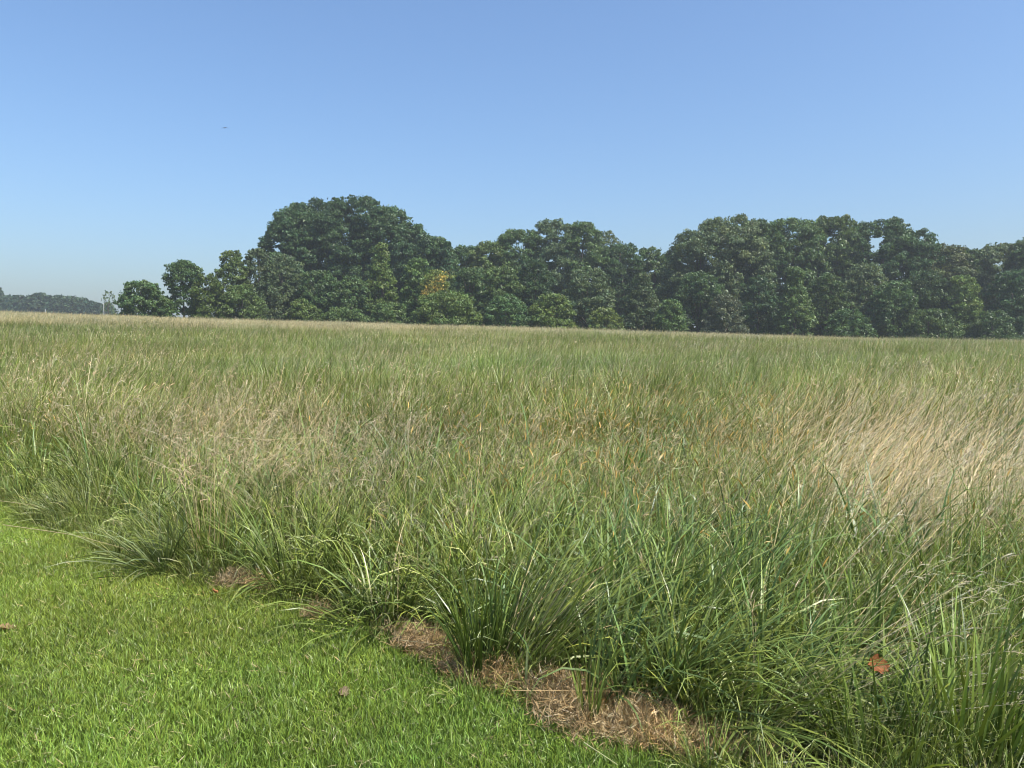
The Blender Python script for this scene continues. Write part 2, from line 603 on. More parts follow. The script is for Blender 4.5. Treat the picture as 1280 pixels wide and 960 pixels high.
def clump_straw(i):
    b = Buf()
    stems(b, 13, 0.24, 1.15, 0.0046, 0.10, 0.14, (0.36, 0.29, 0.16), STRAW, 'panicle', (0.46, 0.36, 0.24), (R(12), 0.80), heads=6, hl=0.05,
          hw=0.004, spread=0.35, frac=0.25)
    tuft(b, 24, 0.18, 0.6, 0.0042, 0.5, 0.9, (0.34, 0.27, 0.15), (0.42, 0.34, 0.2), (R(12), 0.5))
    tuft(b, 22, 0.18, 0.5, 0.008, 0.5, 1.0, G_MID, G_TIP, LEAN)
    return b


def clump_foxtail(i):
    b = Buf()
    stems(b, 6, 0.18, 0.80, 0.0026, 0.2, 0.3, (0.16, 0.19, 0.06), (0.26, 0.25, 0.09), 'foxtail', GOLD, (R(8), 0.1), hl=0.06, hw=0.0085)
    stems(b, 4, 0.16, 0.9, 0.0026, 0.2, 0.3, (0.2, 0.2, 0.08), TAN, 'panicle', (0.36, 0.29, 0.14), (R(8), 0.1), heads=12)
    tuft(b, 42, 0.16, 0.62, 0.0075, 0.42, 0.95, G_MID, G_TIP, LEAN)
    return b


def clump_light(i):
    b = Buf()
    stems(b, 12, 0.14, 1.0, 0.0032, 0.08, 0.18, G_LIGHT, (0.24, 0.28, 0.09), 'panicle', (0.27, 0.27, 0.11), (R(20), 0.1), heads=10, spread=0.3)
    tuft(b, 40, 0.14, 0.62, 0.0085, 0.22, 0.7, G_MID, G_LIGHT, (R(20), 0.12))
    return b


src_f = source('fescue', [clump_fescue(i) for i in range(5)], M_grass)
src_b = source('broad', [clump_broad(i) for i in range(4)], M_grass)
src_s = source('seed', [clump_seed(i) for i in range(5)], M_grass)
src_w = source('straw', [clump_straw(i) for i in range(5)], M_grass)
src_x = source('foxtail', [clump_foxtail(i) for i in range(4)], M_grass)
src_l = source('light', [clump_light(i) for i in range(4)], M_grass)


def blob(px, py, cx, cy, rx, ry, p=1.0):
    return np.exp(-(((px - cx) / rx) ** 2 + ((py - cy) / ry) ** 2) * p)


X, Y = jitter_grid(-13, 13, 2.0, 11.5, 0.165)
d = Y - edge_y(X)
px, py, dep = project(X, Y, np.zeros_like(X))
k = (d > 0.14 + 0.08 * noise2(X, Y, 6, 31)) & clear_of_thatch(X, Y, 0.10) & (Y > 2.2) & (px > -330) & (px < 1620)
X, Y, d = X[k], Y[k], d[k]
n = len(X)
# where the plants' heads are seen in the photograph decides which kind grows there
hx, hy, _ = project(X, Y, np.full(n, 0.75))
jx = rng.normal(0, 28, n); jy = rng.normal(0, 12, n)
hx = hx + jx; hy = hy + jy
w_seed = 0.05 + 0.9 * blob(hx, hy, 230, 540, 210, 62) + 0.7 * blob(hx, hy, 480, 600, 120, 40) + 0.12 * blob(hx, hy, 500, 500, 350, 45)
w_straw = 0.01 + (1.9 * blob(hx, hy, 1115, 590, 150, 95) + 0.8 * blob(hx, hy, 1240, 525, 100, 50)) * (1 + 0.8 * noise2(X, Y, 2.5, 46)).clip(0.1) + 0.25 * blob(hx, hy, 250, 560, 80, 50)
w_fox = 0.02 + 0.5 * blob(hx, hy, 810, 555, 220, 58) + 0.3 * blob(hx, hy, 970, 610, 80, 40)
w_broad = 0.06 + 1.2 * blob(hx, hy, 850, 720, 170, 90) + 0.3 * blob(hx, hy, 1150, 860, 150, 80)
w_light = 0.04 + 1.8 * blob(hx, hy, 1260, 720, 90, 110) + 1.1 * blob(hx, hy, 1180, 880, 160, 90)
w_fesc = 0.75 + 0.6 * smooth(560, 660, hy) - 0.5 * blob(hx, hy, 1130, 600, 140, 90)
Wt = np.stack([w_fesc, w_broad, w_seed, w_straw, w_fox, w_light], -1).clip(0.001)
edge_short = smooth(0.0, 1.1, d)
Wt[:, [2, 4]] *= (0.03 + 0.97 * smooth(0.5, 1.5, d))[:, None]
Wt[:, 3] *= 0.05 + 0.95 * smooth(0.3, 0.9, d)
Wt[:, 3] *= 1 - 0.9 * smooth(730, 800, project(X, Y, np.zeros(n))[1])
cum = np.cumsum(Wt / Wt.sum(1, keepdims=True), 1)
kind = (rng.random(n)[:, None] > cum).sum(1).clip(0, 5)
sz = (0.46 + 0.49 * edge_short) * U(0.78, 1.18, n) * (1 + 0.12 * noise2(X, Y, 1.3, 41))
bx, by, _ = project(X, Y, np.zeros(n))
sz = sz * (1 - 0.35 * smooth(930, 1000, bx) * smooth(800, 900, by))
base_t = tints(n, 0.10) * (1 + 0.14 * noise2(X, Y, 1.7, 42))[:, None]
specs = [
    ('meadow_grass', src_f, 'tangled green leaf blades of the tall meadow grass along the lawn'),
    ('broad_leaf_grass', src_b, 'upright broad blue green blades of grass right of the middle'),
    ('seeding_grass', src_s, 'feathery pinkish tan seed heads over the left of the meadow'),
    ('straw_grass', src_w, 'bleached straw stalks leaning over at the right of the meadow'),
    ('foxtail_grass', src_x, 'golden foxtail seed heads in the middle of the meadow'),
    ('pale_stem_grass', src_l, 'light green upright stems at the right edge of the picture'),
]
for q, (nm, src, lab) in enumerate(specs):
    m_ = kind == q
    rz = rng.normal(0, 0.22, m_.sum()) if q == 3 else rng.normal(0, 1.0, m_.sum())
    scatter(nm, src, P3(X[m_], Y[m_]), sz[m_], base_t[m_], lab, rz, 0.05)

X2, Y2 = jitter_grid(-12, 3, 2.0, 12, 0.11)
d2 = Y2 - edge_y(X2)
px, py, dep = project(X2, Y2, np.zeros_like(X2))
k = (d2 > -0.05) & (d2 < 0.45) & clear_of_thatch(X2, Y2, 0.09) & (Y2 > 2.2) & (px > -300) & (px < 1500) & (noise2(X2, Y2, 3.5, 44) + 0.5 * noise2(X2, Y2, 9, 45) > -0.15)
X2, Y2 = X2[k], Y2[k]
scatter('edge_grass', src_f, P3(X2, Y2), U(0.22, 0.48, k.sum()), tints(k.sum(), 0.12), 'short uneven grass creeping out between lawn and meadow')

# --- meadow further out, in wider patches
def patch(i, rad, nl, ns, wl, ws, hl, heads, hw, cl0, cl1, cs, ch, hs=1.0):
    b = Buf()
    tuft(b, nl, rad, hl, wl, 0.28, 0.75, cl0, cl1, (R(8), 0.16), segs=3, amt=0.2)
    stems(b, ns, rad, hs, ws, 0.14, 0.35, (0.25, 0.25, 0.11), cs, 'panicle', ch, (R(8), 0.2), segs=3, heads=heads, hl=0.08, hw=hw, spread=0.4)
    tuft(b, nl // 14, rad, hl * 1.05, wl * 0.8, 0.3, 1.7, (0.22, 0.24, 0.08), (0.40, 0.38, 0.18), (R(8), 0.2), segs=4)
    return b


mid_g = source('mid_green', [patch(i, 0.55, 400, 9, 0.011, 0.005, 0.80, 3, 0.006, (0.085, 0.135, 0.022), (0.215, 0.262, 0.058), TAN, (0.40, 0.34, 0.19))
                             for i in range(5)], M_grass)
mid_t = source('mid_tan', [patch(i, 0.55, 380, 24, 0.010, 0.005, 0.78, 5, 0.006, (0.085, 0.13, 0.022), (0.215, 0.252, 0.06), STRAW, (0.42, 0.34, 0.21))
                           for i in range(5)], M_grass)
far_g = source('far_green', [patch(i, 1.4, 760, 40, 0.022, 0.010, 0.90, 2, 0.014, (0.095, 0.145, 0.025), (0.22, 0.26, 0.06), TAN, (0.42, 0.36, 0.20))
                             for i in range(4)], M_grass)
far_t = source('far_tan', [patch(i, 1.4, 600, 230, 0.022, 0.012, 0.86, 3, 0.016, (0.11, 0.14, 0.034), (0.21, 0.225, 0.07), STRAW, (0.48, 0.40, 0.24))
                           for i in range(4)], M_grass)

X, Y = jitter_grid(-36, 36, 9.5, 36, 0.62)
k = (np.abs(X) < 0.74 * Y + 4) & (Y > edge_y(X) + 0.5)
X, Y = X[k], Y[k]
n = len(X)
hx, hy, _ = project(X, Y, terrain(X, Y) + 0.9)
pt = 0.06 + 0.3 * blob(hx, hy, 250, 500, 300, 40) + 0.35 * blob(hx, hy, 1180, 500, 160, 40) + 0.25 * noise2(X, Y, 0.35, 51) + 0.25 * noise2(X, Y, 1.2, 52)
kt = rng.random(n) < pt
tn = tints(n, 0.10) * (1 + 0.16 * noise2(X, Y, 0.5, 53))[:, None]
tn[:, 0] *= 1 + 0.10 * noise2(X, Y, 0.3, 55)
scl = U(0.78, 1.2, n) * (1 + 0.16 * noise2(X, Y, 0.9, 54))
scatter('middle_meadow_grass', mid_g, P3(X[~kt], Y[~kt]), scl[~kt], tn[~kt], 'green grass of the middle distance of the meadow', rng.normal(0, 0.7, (~kt).sum()))
scatter('middle_seed_heads', mid_t, P3(X[kt], Y[kt]), scl[kt], tn[kt], 'patches of tan seed heads in the middle distance of the meadow', rng.normal(0, 0.7, kt.sum()))

X, Y = jitter_grid(-130, 120, 34, 122, 1.45)
k = np.abs(X) < 0.74 * Y + 14
X, Y = X[k], Y[k]
n = len(X)
pt = 0.02 + 0.95 * smooth(48, 70, Y + 5 * noise2(X, Y, 0.12, 61)) + 0.2 * noise2(X, Y, 0.22, 62)
kt = rng.random(n) < pt
tn = tints(n, 0.07) * (1 + 0.08 * noise2(X, Y, 0.2, 63))[:, None]
scl = U(0.9, 1.15, n)
scatter('far_meadow_grass', far_g, P3(X[~kt], Y[~kt]), scl[~kt], tn[~kt], 'green grass on the far slope of the meadow', rng.normal(0, 0.7, (~kt).sum()))
scatter('far_seed_heads', far_t, P3(X[kt], Y[kt]), scl[kt], tn[kt], 'tan seed heads along the crest of the meadow', rng.normal(0, 0.7, kt.sum()))

# --- dead thatch where the mower stops
bufs = []
for i in range(4):
    b = Buf()
    n = 420
    a = U(0, 6.28, n); r = 0.13 * np.sqrt(U(0, 1, n))
    dome = 0.075 * (1 - (r / 0.14) ** 2)
    P0 = np.stack([r * np.cos(a), r * np.sin(a), dome * U(0.2, 1, n)], -1)
    P, T = curve(P0, U(0, 6.28, n), U(0.5, 1.9, n), rng.normal(0, 0.7, n), U(0.02, 0.07, n), 3)
    P[..., 2] = np.maximum(P[..., 2], 0.003)
    ribbons(b, P, T, U(0.002, 0.0045, n), vary(BROWN, n, 0.3), vary((0.46, 0.34, 0.175), n, 0.35), 1.5)
    bufs.append(b)
src_th = source('thatch', bufs, M_grass)
scatter('dry_thatch', src_th, np.stack([thatch_pts[:, 0], thatch_pts[:, 1], U(0.0, 0.05, len(thatch_pts))], -1),
        np.stack([U(0.7, 1.2, len(thatch_pts)), U(0.7, 1.2, len(thatch_pts)), U(0.7, 1.5, len(thatch_pts))], -1), tints(len(thatch_pts), 0.14),
        'reddish brown dead thatch showing between lawn and tall grass', None, 0.15)


# ------------------------------------------------------------------ single tussocks along the edge
def tussock(px, py, label, leaves, stem=None, name='grass_clump', lift=0.0):
    x, y = gp(px, py)
    b = Buf()
    for kw in leaves:
        tuft(b, **kw)
    o = link(name, b.mesh(name, M_grass1), None, (x, y, 0.004))
    tag(o, label, 'grass clump', 'grass clumps along the lawn edge')
    if stem:
        s = Buf()
        for kw in stem:
            stems(s, **kw)
        st = link('seed_stalks', s.mesh('seed_stalks', M_grass1), o)
        st.location = (0, 0, lift)
    return o


def lv(n, radius, h, w, tilt, bend, c0=G_DEEP, c1=G_TIP, lean=None, **k):
    return dict(n=n, radius=radius, h=h, w=w, tilt=tilt, bend=bend, c0=c0, c1=c1, lean=lean, **k)


tussock(105, 652, 'low grass clump drooping onto the lawn near the left edge of the picture',
        [lv(150, 0.16, 0.55, 0.009, 0.7, 0.9, G_MID, (0.2, 0.22, 0.09), (R(200), 0.5))])
tussock(262, 712, 'grass clump with a sheaf of upright straw coloured stalks at its heart',
        [lv(110, 0.14, 0.6, 0.010, 0.4, 0.9, G_DEEP, G_TIP, (R(190), 0.2))],
        [dict(n=26, radius=0.13, h=0.95, w=0.004, tilt=0.08, bend=0.15, c0=(0.33, 0.22, 0.12), c1=STRAW, head='panicle', chead=(0.42, 0.31, 0.2), heads=16)])
tussock(205, 716, 'grass clump spilling pale shiny blades leftward over the lawn',
        [lv(95, 0.12, 0.52, 0.011, 0.6, 1.0, G_MID, (0.22, 0.25, 0.12), (R(215), 0.5))])
tussock(375, 735, 'dense dark green clump of arching grass left of the bare thatch',
        [lv(180, 0.2, 0.66, 0.011, 0.6, 1.3, G_DEEP, G_TIP)])
tussock(480, 782, 'bushy clump with long pale blades crossing near the start of the thatch',
        [lv(150, 0.19, 0.60, 0.011, 0.65, 1.3, G_DEEP, G_TIP), lv(14, 0.14, 0.6, 0.008, 0.6, 0.5, TAN, STRAW)])
tussock(600, 850, 'stiff upright dark green tuft standing in the thatch',
        [lv(120, 0.08, 0.5, 0.009, 0.22, 0.45, G_DEEP, G_MID)])
tussock(657, 872, 'single thin tuft with one tall pale blade in front of the thatch',
        [lv(5, 0.02, 0.26, 0.008, 0.05, 0.1, (0.16, 0.2, 0.08), (0.3, 0.34, 0.18))])
tussock(735, 915, 'small upright tuft dividing two lumps of brown thatch',
        [lv(26, 0.03, 0.26, 0.011, 0.14, 0.3, G_DEEP, G_TIP)])
tussock(650, 850, 'big clump combed flat to the right behind the thatch',
        [lv(190, 0.16, 0.85, 0.010, 0.3, 0.7, G_DEEP, G_TIP, (R(20), 0.75)), lv(16, 0.12, 0.75, 0.007, 0.3, 0.5, TAN, STRAW, (R(20), 0.6))])
tussock(880, 900, 'large clump of glossy blades falling over to the lower right',
        [lv(200, 0.22, 0.70, 0.011, 0.45, 1.1, G_DEEP, G_TIP, (R(-25), 0.7))])
tussock(775, 880, 'clump of mid green blades lying level above the right hand thatch',
        [lv(130, 0.18, 0.6, 0.012, 0.5, 1.0, G_DEEP, (0.14, 0.2, 0.06), (R(5), 0.5))])
tussock(800, 810, 'tallest blue green clump of broad upright blades',
        [lv(130, 0.26, 0.72, 0.012, 0.3, 0.85, G_BLUE, G_BLUET, (R(20), 0.15), segs=6)])
tussock(930, 800, 'blue green clump with blades bending right toward the straw',
        [lv(120, 0.24, 0.66, 0.012, 0.35, 0.95, G_BLUE, G_BLUET, (R(15), 0.4), segs=6)])
tussock(1080, 850, 'slim upright broad bladed tuft beside the rust brown leaf',
        [lv(22, 0.07, 0.6, 0.015, 0.14, 0.3, G_BLUE, G_BLUET)])
tussock(985, 925, 'sheaf of dry grey stalks fallen flat toward the right edge',
        [lv(26, 0.1, 0.6, 0.008, 0.4, 0.9, G_DEEP, G_TIP, (R(0), 0.5))],
        [dict(n=38, radius=0.14, h=1.15, w=0.0030, tilt=0.35, bend=0.30, c0=(0.22, 0.22, 0.11), c1=(0.38, 0.35, 0.23), head='panicle', chead=(0.34, 0.31, 0.2),
              lean=(R(3), 1.22), heads=8, spread=0.4)], lift=0.08)
tussock(1215, 950, 'light green clump of broad blades in the lower right corner',
        [lv(130, 0.2, 0.55, 0.014, 0.25, 0.6, G_MID, G_LIGHT, (R(30), 0.1))])
tussock(1100, 955, 'mid green upright tuft at the bottom edge right of the fallen blades',
        [lv(110, 0.18, 0.42, 0.012, 0.3, 0.6, G_DEEP, G_LIGHT)])


# ------------------------------------------------------------------ stalks and leaves lying about
def tube(points, r0, r1, sides=5):
    P = np.array(points, float)
    T = np.gradient(P, axis=0); T /= np.linalg.norm(T, axis=1, keepdims=True)
    H = np.cross(T, np.array([0.13, 0.31, 0.94])); H /= np.linalg.norm(H, axis=1, keepdims=True)
    B = np.cross(T, H)
    a = np.linspace(0, 6.2832, sides, endpoint=False)
    r = np.linspace(r0, r1, len(P))[:, None, None]
    V = P[:, None] + r * (H[:, None] * np.cos(a)[None, :, None] + B[:, None] * np.sin(a)[None, :, None])
    idx = np.arange(len(P) * sides).reshape(len(P), sides)
    nx_ = np.roll(idx, -1, 1)
    Q = np.stack([idx[:-1], nx_[:-1], nx_[1:], idx[1:]], -1)
    return V.reshape(-1, 3), Q.reshape(-1, 4)


def stalk(ends, label, r0=0.0022, r1=0.0012, col=STRAW, name='dry_stalk'):
    """ends: (px, py, z) points the stalk passes"""
    pts = [(*gp(p[0], p[1], p[2]), p[2]) for p in ends]
    pts = np.array(pts)
    t = np.linspace(0, len(pts) - 1, 18)
    P = np.stack([np.interp(t, np.arange(len(pts)), pts[:, i]) for i in range(3)], -1)
    for _ in range(3):
        P[1:-1] = (P[:-2] + P[2:] + 2 * P[1:-1]) / 4
    V, Q = tube(P, r0, r1)
    me = mesh(name, V, Q, np.repeat(np.array([col]), len(V), 0) * U(0.85, 1.1, len(V))[:, None], M_dry)
    smooth_shade(me)
    tag(link(name, me), label, 'grass stalk', 'dry stalks lying loose')


stalk([(4, 656, 0.13), (90, 668, 0.15), (172, 690, 0.12)], 'long straw stalk lying over the lawn at the left edge of the picture', 0.003, 0.0016)
stalk([(0, 626, 0.14), (60, 634, 0.17)], 'short pale stalk above the longer one at the left edge of the picture', 0.003, 0.002)
stalk([(625, 780, 0.2), (700, 735, 0.36), (770, 700, 0.5)], 'orange straw stalk slanting up from the combed clump', 0.003, 0.0018, (0.48, 0.34, 0.18))
stalk([(500, 800, 0.13), (552, 806, 0.14)], 'thin pale stalk lying on the first stretch of thatch', 0.0018, 0.001)
stalk([(640, 863, 0.15), (775, 864, 0.16)], 'thin stalk lying level across the brown thatch', 0.0018, 0.001, (0.5, 0.36, 0.18))
stalk([(730, 928, 0.10), (772, 956, 0.09)], 'pale stalk sloping across the lawn at the bottom edge', 0.0024, 0.0015, (0.45, 0.48, 0.25))
stalk([(960, 790, 0.15), (1060, 700, 0.5), (1160, 610, 0.9)], 'long pale stalk rising to the right in front of the straw patch', 0.0028, 0.0016)
stalk([(1010, 800, 0.15), (1110, 715, 0.5), (1200, 650, 0.8)], 'second long pale stalk rising to the right beside the rust brown leaf', 0.0026, 0.0015)
stalk([(70, 540, 0.5), (150, 486, 0.9)], 'pale stalk slanting up through the left of the meadow', 0.004, 0.0025)
stalk([(260, 545, 0.7), (330, 550, 0.72), (405, 546, 0.7)], 'pale stalk bent level across the brown seed heads', 0.0036, 0.002)


def leaf_mesh(name, L, Wd, lobes, col, curl, seed):
    """a dry lobed leaf: midrib folded, blade curled, 1 mm thick"""
    r = np.random.default_rng(seed)
    m = 22
    t = np.linspace(0, 1, m)
    outline = np.sin(np.pi * np.clip(t, 0.02, 0.98)) ** 0.7 * (0.62 + 0.38 * np.abs(np.sin(t * np.pi * lobes))) + 0.03
    rows_ = []
    for k_, tt in enumerate(t):
        w_ = Wd * outline[k_] * 0.5
        for sgn in (-1, -0.5, 0, 0.5, 1):
            x = sgn * w_
            z = abs(sgn) ** 1.6 * w_ * 0.7 + curl * L * (tt - 0.4) ** 2 + 0.004 * r.normal()
            rows_.append(((tt - 0.5) * L, x, z))
    V = np.array(rows_)
    idx = np.arange(m * 5).reshape(m, 5)
    Q = np.stack([idx[:-1, :-1], idx[1:, :-1], idx[1:, 1:], idx[:-1, 1:]], -1).reshape(-1, 4)
    V2 = V.copy(); V2[:, 2] -= 0.0012
    Q2 = Q[:, ::-1] + len(V)
    C = np.repeat(np.array([col]), len(V) * 2, 0) * (1 + 0.25 * r.normal(size=(len(V) * 2, 1))).clip(0.5, 1.6)
    me = mesh(name, np.concatenate([V, V2]), np.concatenate([Q, Q2]), C, M_dry)
    smooth_shade(me)
    return me


def fallen(px, py, z, L, Wd, lobes, col, rot, label, curl=0.6, seed=1):
    x, y = gp(px, py, z)
    o = link('fallen_leaf', leaf_mesh('fallen_leaf', L, Wd, lobes, col, curl, seed), None, (x, y, z))
    o.rotation_euler = rot
    tag(o, label, 'leaf', 'dead leaves')
    # leaf stalk
    V, Q = tube([(-L * 0.5, 0, curl * L * 0.8 * 0.2), (-L * 0.62, 0.004, curl * L * 0.3), (-L * 0.75, 0.012, curl * L * 0.35)], 0.0014, 0.001)
    link('leaf_stalk', mesh('leaf_stalk', V, Q, np.repeat(np.array([col]) * 0.8, len(V), 0), M_dry), o)


fallen(8, 786, 0.04, 0.085, 0.055, 3, (0.25, 0.155, 0.085), (0.2, 0.3, 0.5), 'pinkish tan dead leaf on the lawn at the left edge of the picture', seed=3)
fallen(428, 866, 0.045, 0.075, 0.05, 2, (0.19, 0.15, 0.09), (0.9, 0.2, 1.3), 'curled grey tan dead leaf in the middle of the lawn', seed=4)
fallen(1092, 832, 0.29, 0.11, 0.08, 3, (0.25, 0.10, 0.038), (1.0, 0.3, 0.5), 'large rust brown dead leaf caught in the tall grass', 0.8, 5)
fallen(268, 740, 0.07, 0.05, 0.04, 2, (0.42, 0.2, 0.08), (0.6, 0.2, 2.0), 'small orange dead leaf under the straw stalked clump', seed=6)


# ------------------------------------------------------------------ trees
def leaves_on(buf, centres, radii, counts, size, col, colamt, rs, squash=0.85, up=0.25, cull=None):
    """leaf sprays over a set of boughs: small diamond faces over each bough's shell, some inside"""
    n = int(counts.sum())
    who = np.repeat(np.arange(len(counts)), counts)
    D = rs.normal(size=(n, 3)); D /= np.linalg.norm(D, axis=1, keepdims=True)
    D[:, 2] = np.where((D[:, 2] < -0.35), D[:, 2] * 0.5, D[:, 2])
    rr = np.where(rs.random(n) < 0.8, rs.uniform(0.78, 1.12, n), rs.uniform(0.2, 0.8, n))
    rad = radii[who]
    P = centres[who] + D * (rad * rr)[:, None] * np.array([1, 1, squash])
    if cull is not None:
        kp = ~cull(P)
        P, D, who = P[kp], D[kp], who[kp]
        n = len(P)
    Nn = D * 0.75 + rs.normal(0, 0.6, (n, 3)); Nn[:, 2] += up
    Nn /= np.linalg.norm(Nn, axis=1, keepdims=True)
    A = np.cross(Nn, rs.normal(size=(n, 3))); A /= np.linalg.norm(A, axis=1, keepdims=True)
    A[:, 2] -= 0.25
    B = np.cross(Nn, A)
    s = size * rs.uniform(0.55, 1.35, n)
    a, b = A * s[:, None], B * (s * rs.uniform(0.45, 0.8, n))[:, None]
    bend = Nn * (s * 0.18)[:, None]
    V = np.stack([P - a * 0.9 - b * 0.8, P - a * 0.5 + b + bend, P + a * 1.1 - bend], 1)
    bough = 1 + rs.normal(0, 0.14, len(counts))[who]
    v = np.clip(bough * (1 + rs.normal(0, colamt, n)), 0.45, 1.9)[:, None]
    h = (rs.normal(0, 0.07, n) + rs.normal(0, 0.07, len(counts))[who])[:, None]
    C = np.asarray(col)[None] * v * (1 + np.concatenate([h, 0.2 * h, -0.5 * h], 1))
    buf.addt(V, np.repeat(np.clip(C, 0.004, 0.8)[:, None], 3, 1))
    return P


def envelope(style, t):
    """crown half-width (0..1) at relative height t of the crown"""
    if style == 'cone':
        return np.clip((1.02 - t) ** 0.8 * (0.55 + 1.1 * np.minimum(t, 0.35) / 0.35 * 0.42), 0.05, 1)
    if style == 'tall':
        return np.clip(np.sin(np.pi * np.clip(0.16 + 0.80 * t, 0, 1)) ** 0.55, 0.1, 1)
    if style == 'tiered':
        return np.where(t < 0.52, 1.0 * np.sqrt(np.clip(1 - ((t - 0.2) / 0.36) ** 2, 0.25, 1)),
                        0.72 * np.sqrt(np.clip(1 - ((t - 0.73) / 0.30) ** 2, 0.03, 1)))
    if style == 'bush':
        return np.sqrt(np.clip(1 - np.clip(t - 0.15, 0, 1) ** 2 / 0.74, 0.04, 1))
    return np.sqrt(np.clip(1 - np.abs((t - 0.42) / 0.60) ** 2.3, 0.05, 1))   # round


def make_tree(name, px, top, wpx, Y, style, col, label, cat='tree', group='trees of the wood edge', low=0.0, density=1.0, extra=None, leaf=None, open_=0.0):
    seed = int(px * 7 + top * 3 + Y) % 100000
    rs = np.random.default_rng(seed)
    hj = rs.normal(-0.03, 0.055)
    col = np.asarray(col) * rs.uniform(1.05, 1.5) * np.array([1 + hj, 1 + 0.15 * hj, 1 - 0.6 * hj])
    x0 = (px - 640) / F_PX * Y
    zt = at(px, top, Y)[2]
    zb = float(terrain(x0, Y))
    H = zt - zb
    Rw = wpx / 2 / F_PX * Y
    if Y > 132:
        Rw *= 1.4
        low = max(low, 0.22)
    lr = float(np.clip(0.24 * Rw + 0.25, 0.4, 1.6))      # bough radius
    area = 6.2832 * Rw * H * (1 - low) * 0.72
    nb = int(np.clip(area / (math.pi * lr * lr * 0.50), 16, 150))
    # boughs spread over the crown's surface, with some inside
    i_ = np.arange(nb)
    t = (i_ + rs.uniform(0.1, 0.9, nb)) / nb
    e = envelope(style, t)
    ang = i_ * 2.39996 + rs.normal(0, 0.35, nb)
    radii = lr * rs.uniform(0.55, 1.35, nb) * (0.6 + 0.4 * e)
    rr = np.where(rs.random(nb) < 0.85, rs.uniform(0.86, 1.10, nb), rs.uniform(0.2, 0.8, nb)) * np.maximum(e * Rw - radii * 0.7, 0.05)
    cz = zb + low * H + (H * (1 - low)) * t
    cz = np.clip(cz, zb + radii * 0.5, zt - radii * 0.85)
    C_ = np.stack([x0 + rr * np.cos(ang), Y + rr * np.sin(ang), cz], -1)
    if style == 'cone':
        C_[-1] = (x0, Y, zt - 0.45); radii[-1] = 0.45
        C_[-2] = (x0, Y, zt - 1.2); radii[-2] = 0.7
    ls = leaf or (0.15 if Y < 118 else 0.165 if Y < 132 else 0.18)
    b = Buf()

    def inside(P):
        tt = np.clip((P[:, 2] - zb) / H, 0, 1)
        q = np.hypot(P[:, 0] - x0, P[:, 1] - Y) / (envelope(style, tt) * Rw + 0.1)
        return (q < 0.62) & (rs.random(len(P)) < 0.8)
    # every bough carries a handful of leaf sprays of unlike size
    ns = np.maximum((5 + 4 * radii).astype(int), 4)
    wb = np.repeat(np.arange(nb), ns)
    D = rs.normal(size=(len(wb), 3)); D[:, 2] = D[:, 2] * 0.8 + 0.25; D /= np.linalg.norm(D, axis=1, keepdims=True)
    SC = C_[wb] + D * (radii[wb] * rs.uniform(0.45, 1.05, len(wb)))[:, None] * np.array([1, 1, 0.8])
    SC[:, 2] = np.minimum(SC[:, 2], zt - 0.2)
    SR = radii[wb] * rs.uniform(0.22, 0.55, len(wb))
    cnt = np.maximum((SR ** 2 * 12.6 * 8.0 * density * (0.25 / ls) ** 2 * rs.uniform(0.7, 1.3, len(wb))).astype(int), 6 if density > 0.1 else 1)
    leaves_on(b, SC, SR, cnt, ls, col, 0.26, rs, squash=0.7, cull=inside)
    # loose leaves filling the bough and feathering the outline
    leaves_on(b, C_, radii, np.maximum((radii ** 2 * 12.6 * 1.6 * density).astype(int), 8 if density > 0.1 else 1), ls * 1.15, np.asarray(col) * 0.95, 0.24, rs, cull=inside)
    root = bpy.data.objects.new(name, None)
    COL.objects.link(root)
    root.location = (x0, Y, zb)
    tag(root, label, cat, group)
    off = np.array([x0, Y, zb])
    b.V = [v - off for v in b.V]
    crown = link('crown', b.mesh('crown', M_leaf), root)
    # trunk with limbs
    tr = max(0.05, 0.018 * H)
    tb = Buf()
    pts_ = [(0, 0, -0.3)] + [(rs.normal(0, 0.03) * H * q, rs.normal(0, 0.03) * H * q, H * q * 0.8) for q in (0.2, 0.45, 0.7, 1.0)]
    V, Q = tube(pts_, tr, tr * 0.25, 7)
    tb.add(V, Q, np.ones((len(V), 3)))
    for q in range(min(8, nb)):
        j = rs.integers(0, nb)
        tgt = C_[j] - off
        z0 = max(0.15 * H, tgt[2] * 0.6)
        k_ = min(z0 / (0.8 * H), 1.0)
        V, Q = tube([(0, 0, z0 * 0.9), tuple(tgt * np.array([0.5, 0.5, 0]) + np.array([0, 0, (z0 + tgt[2]) / 2])), tuple(tgt)], tr * (0.6 - 0.3 * k_), tr * 0.12, 5)
        tb.add(V, Q, np.ones((len(V), 3)))
    me_ = tb.mesh('trunk', M_bark)
    smooth_shade(me_)
    link('trunk', me_, root)
    if extra == 'yellow':
        yb = Buf()
        sel = [( -8, 358, 1.0), (4, 350, 0.9), (-2, 364, 0.9), (9, 345, 0.8), (-14, 366, 0.7), (6, 360, 0.8)]
        cc = np.array([np.array(at(px + a_, b_, Y - Rw * 0.95)) - off for a_, b_, c_ in sel])
        leaves_on(yb, cc, np.array([1.0 * s_[2] for s_ in sel]), np.array([60] * len(sel)), 0.15, (0.42, 0.30, 0.06), 0.35, rs)
        leaves_on(yb, cc + rs.normal(0, 0.5, cc.shape), np.array([1.3 * s_[2] for s_ in sel]), np.array([60] * len(sel)), 0.17, (0.20, 0.20, 0.045), 0.3, rs)
        yo = link('yellow_leaves', yb.mesh('yellow_leaves', M_leaf), root)
        yo['label'] = 'yellow autumn leaves among the green'
    return root


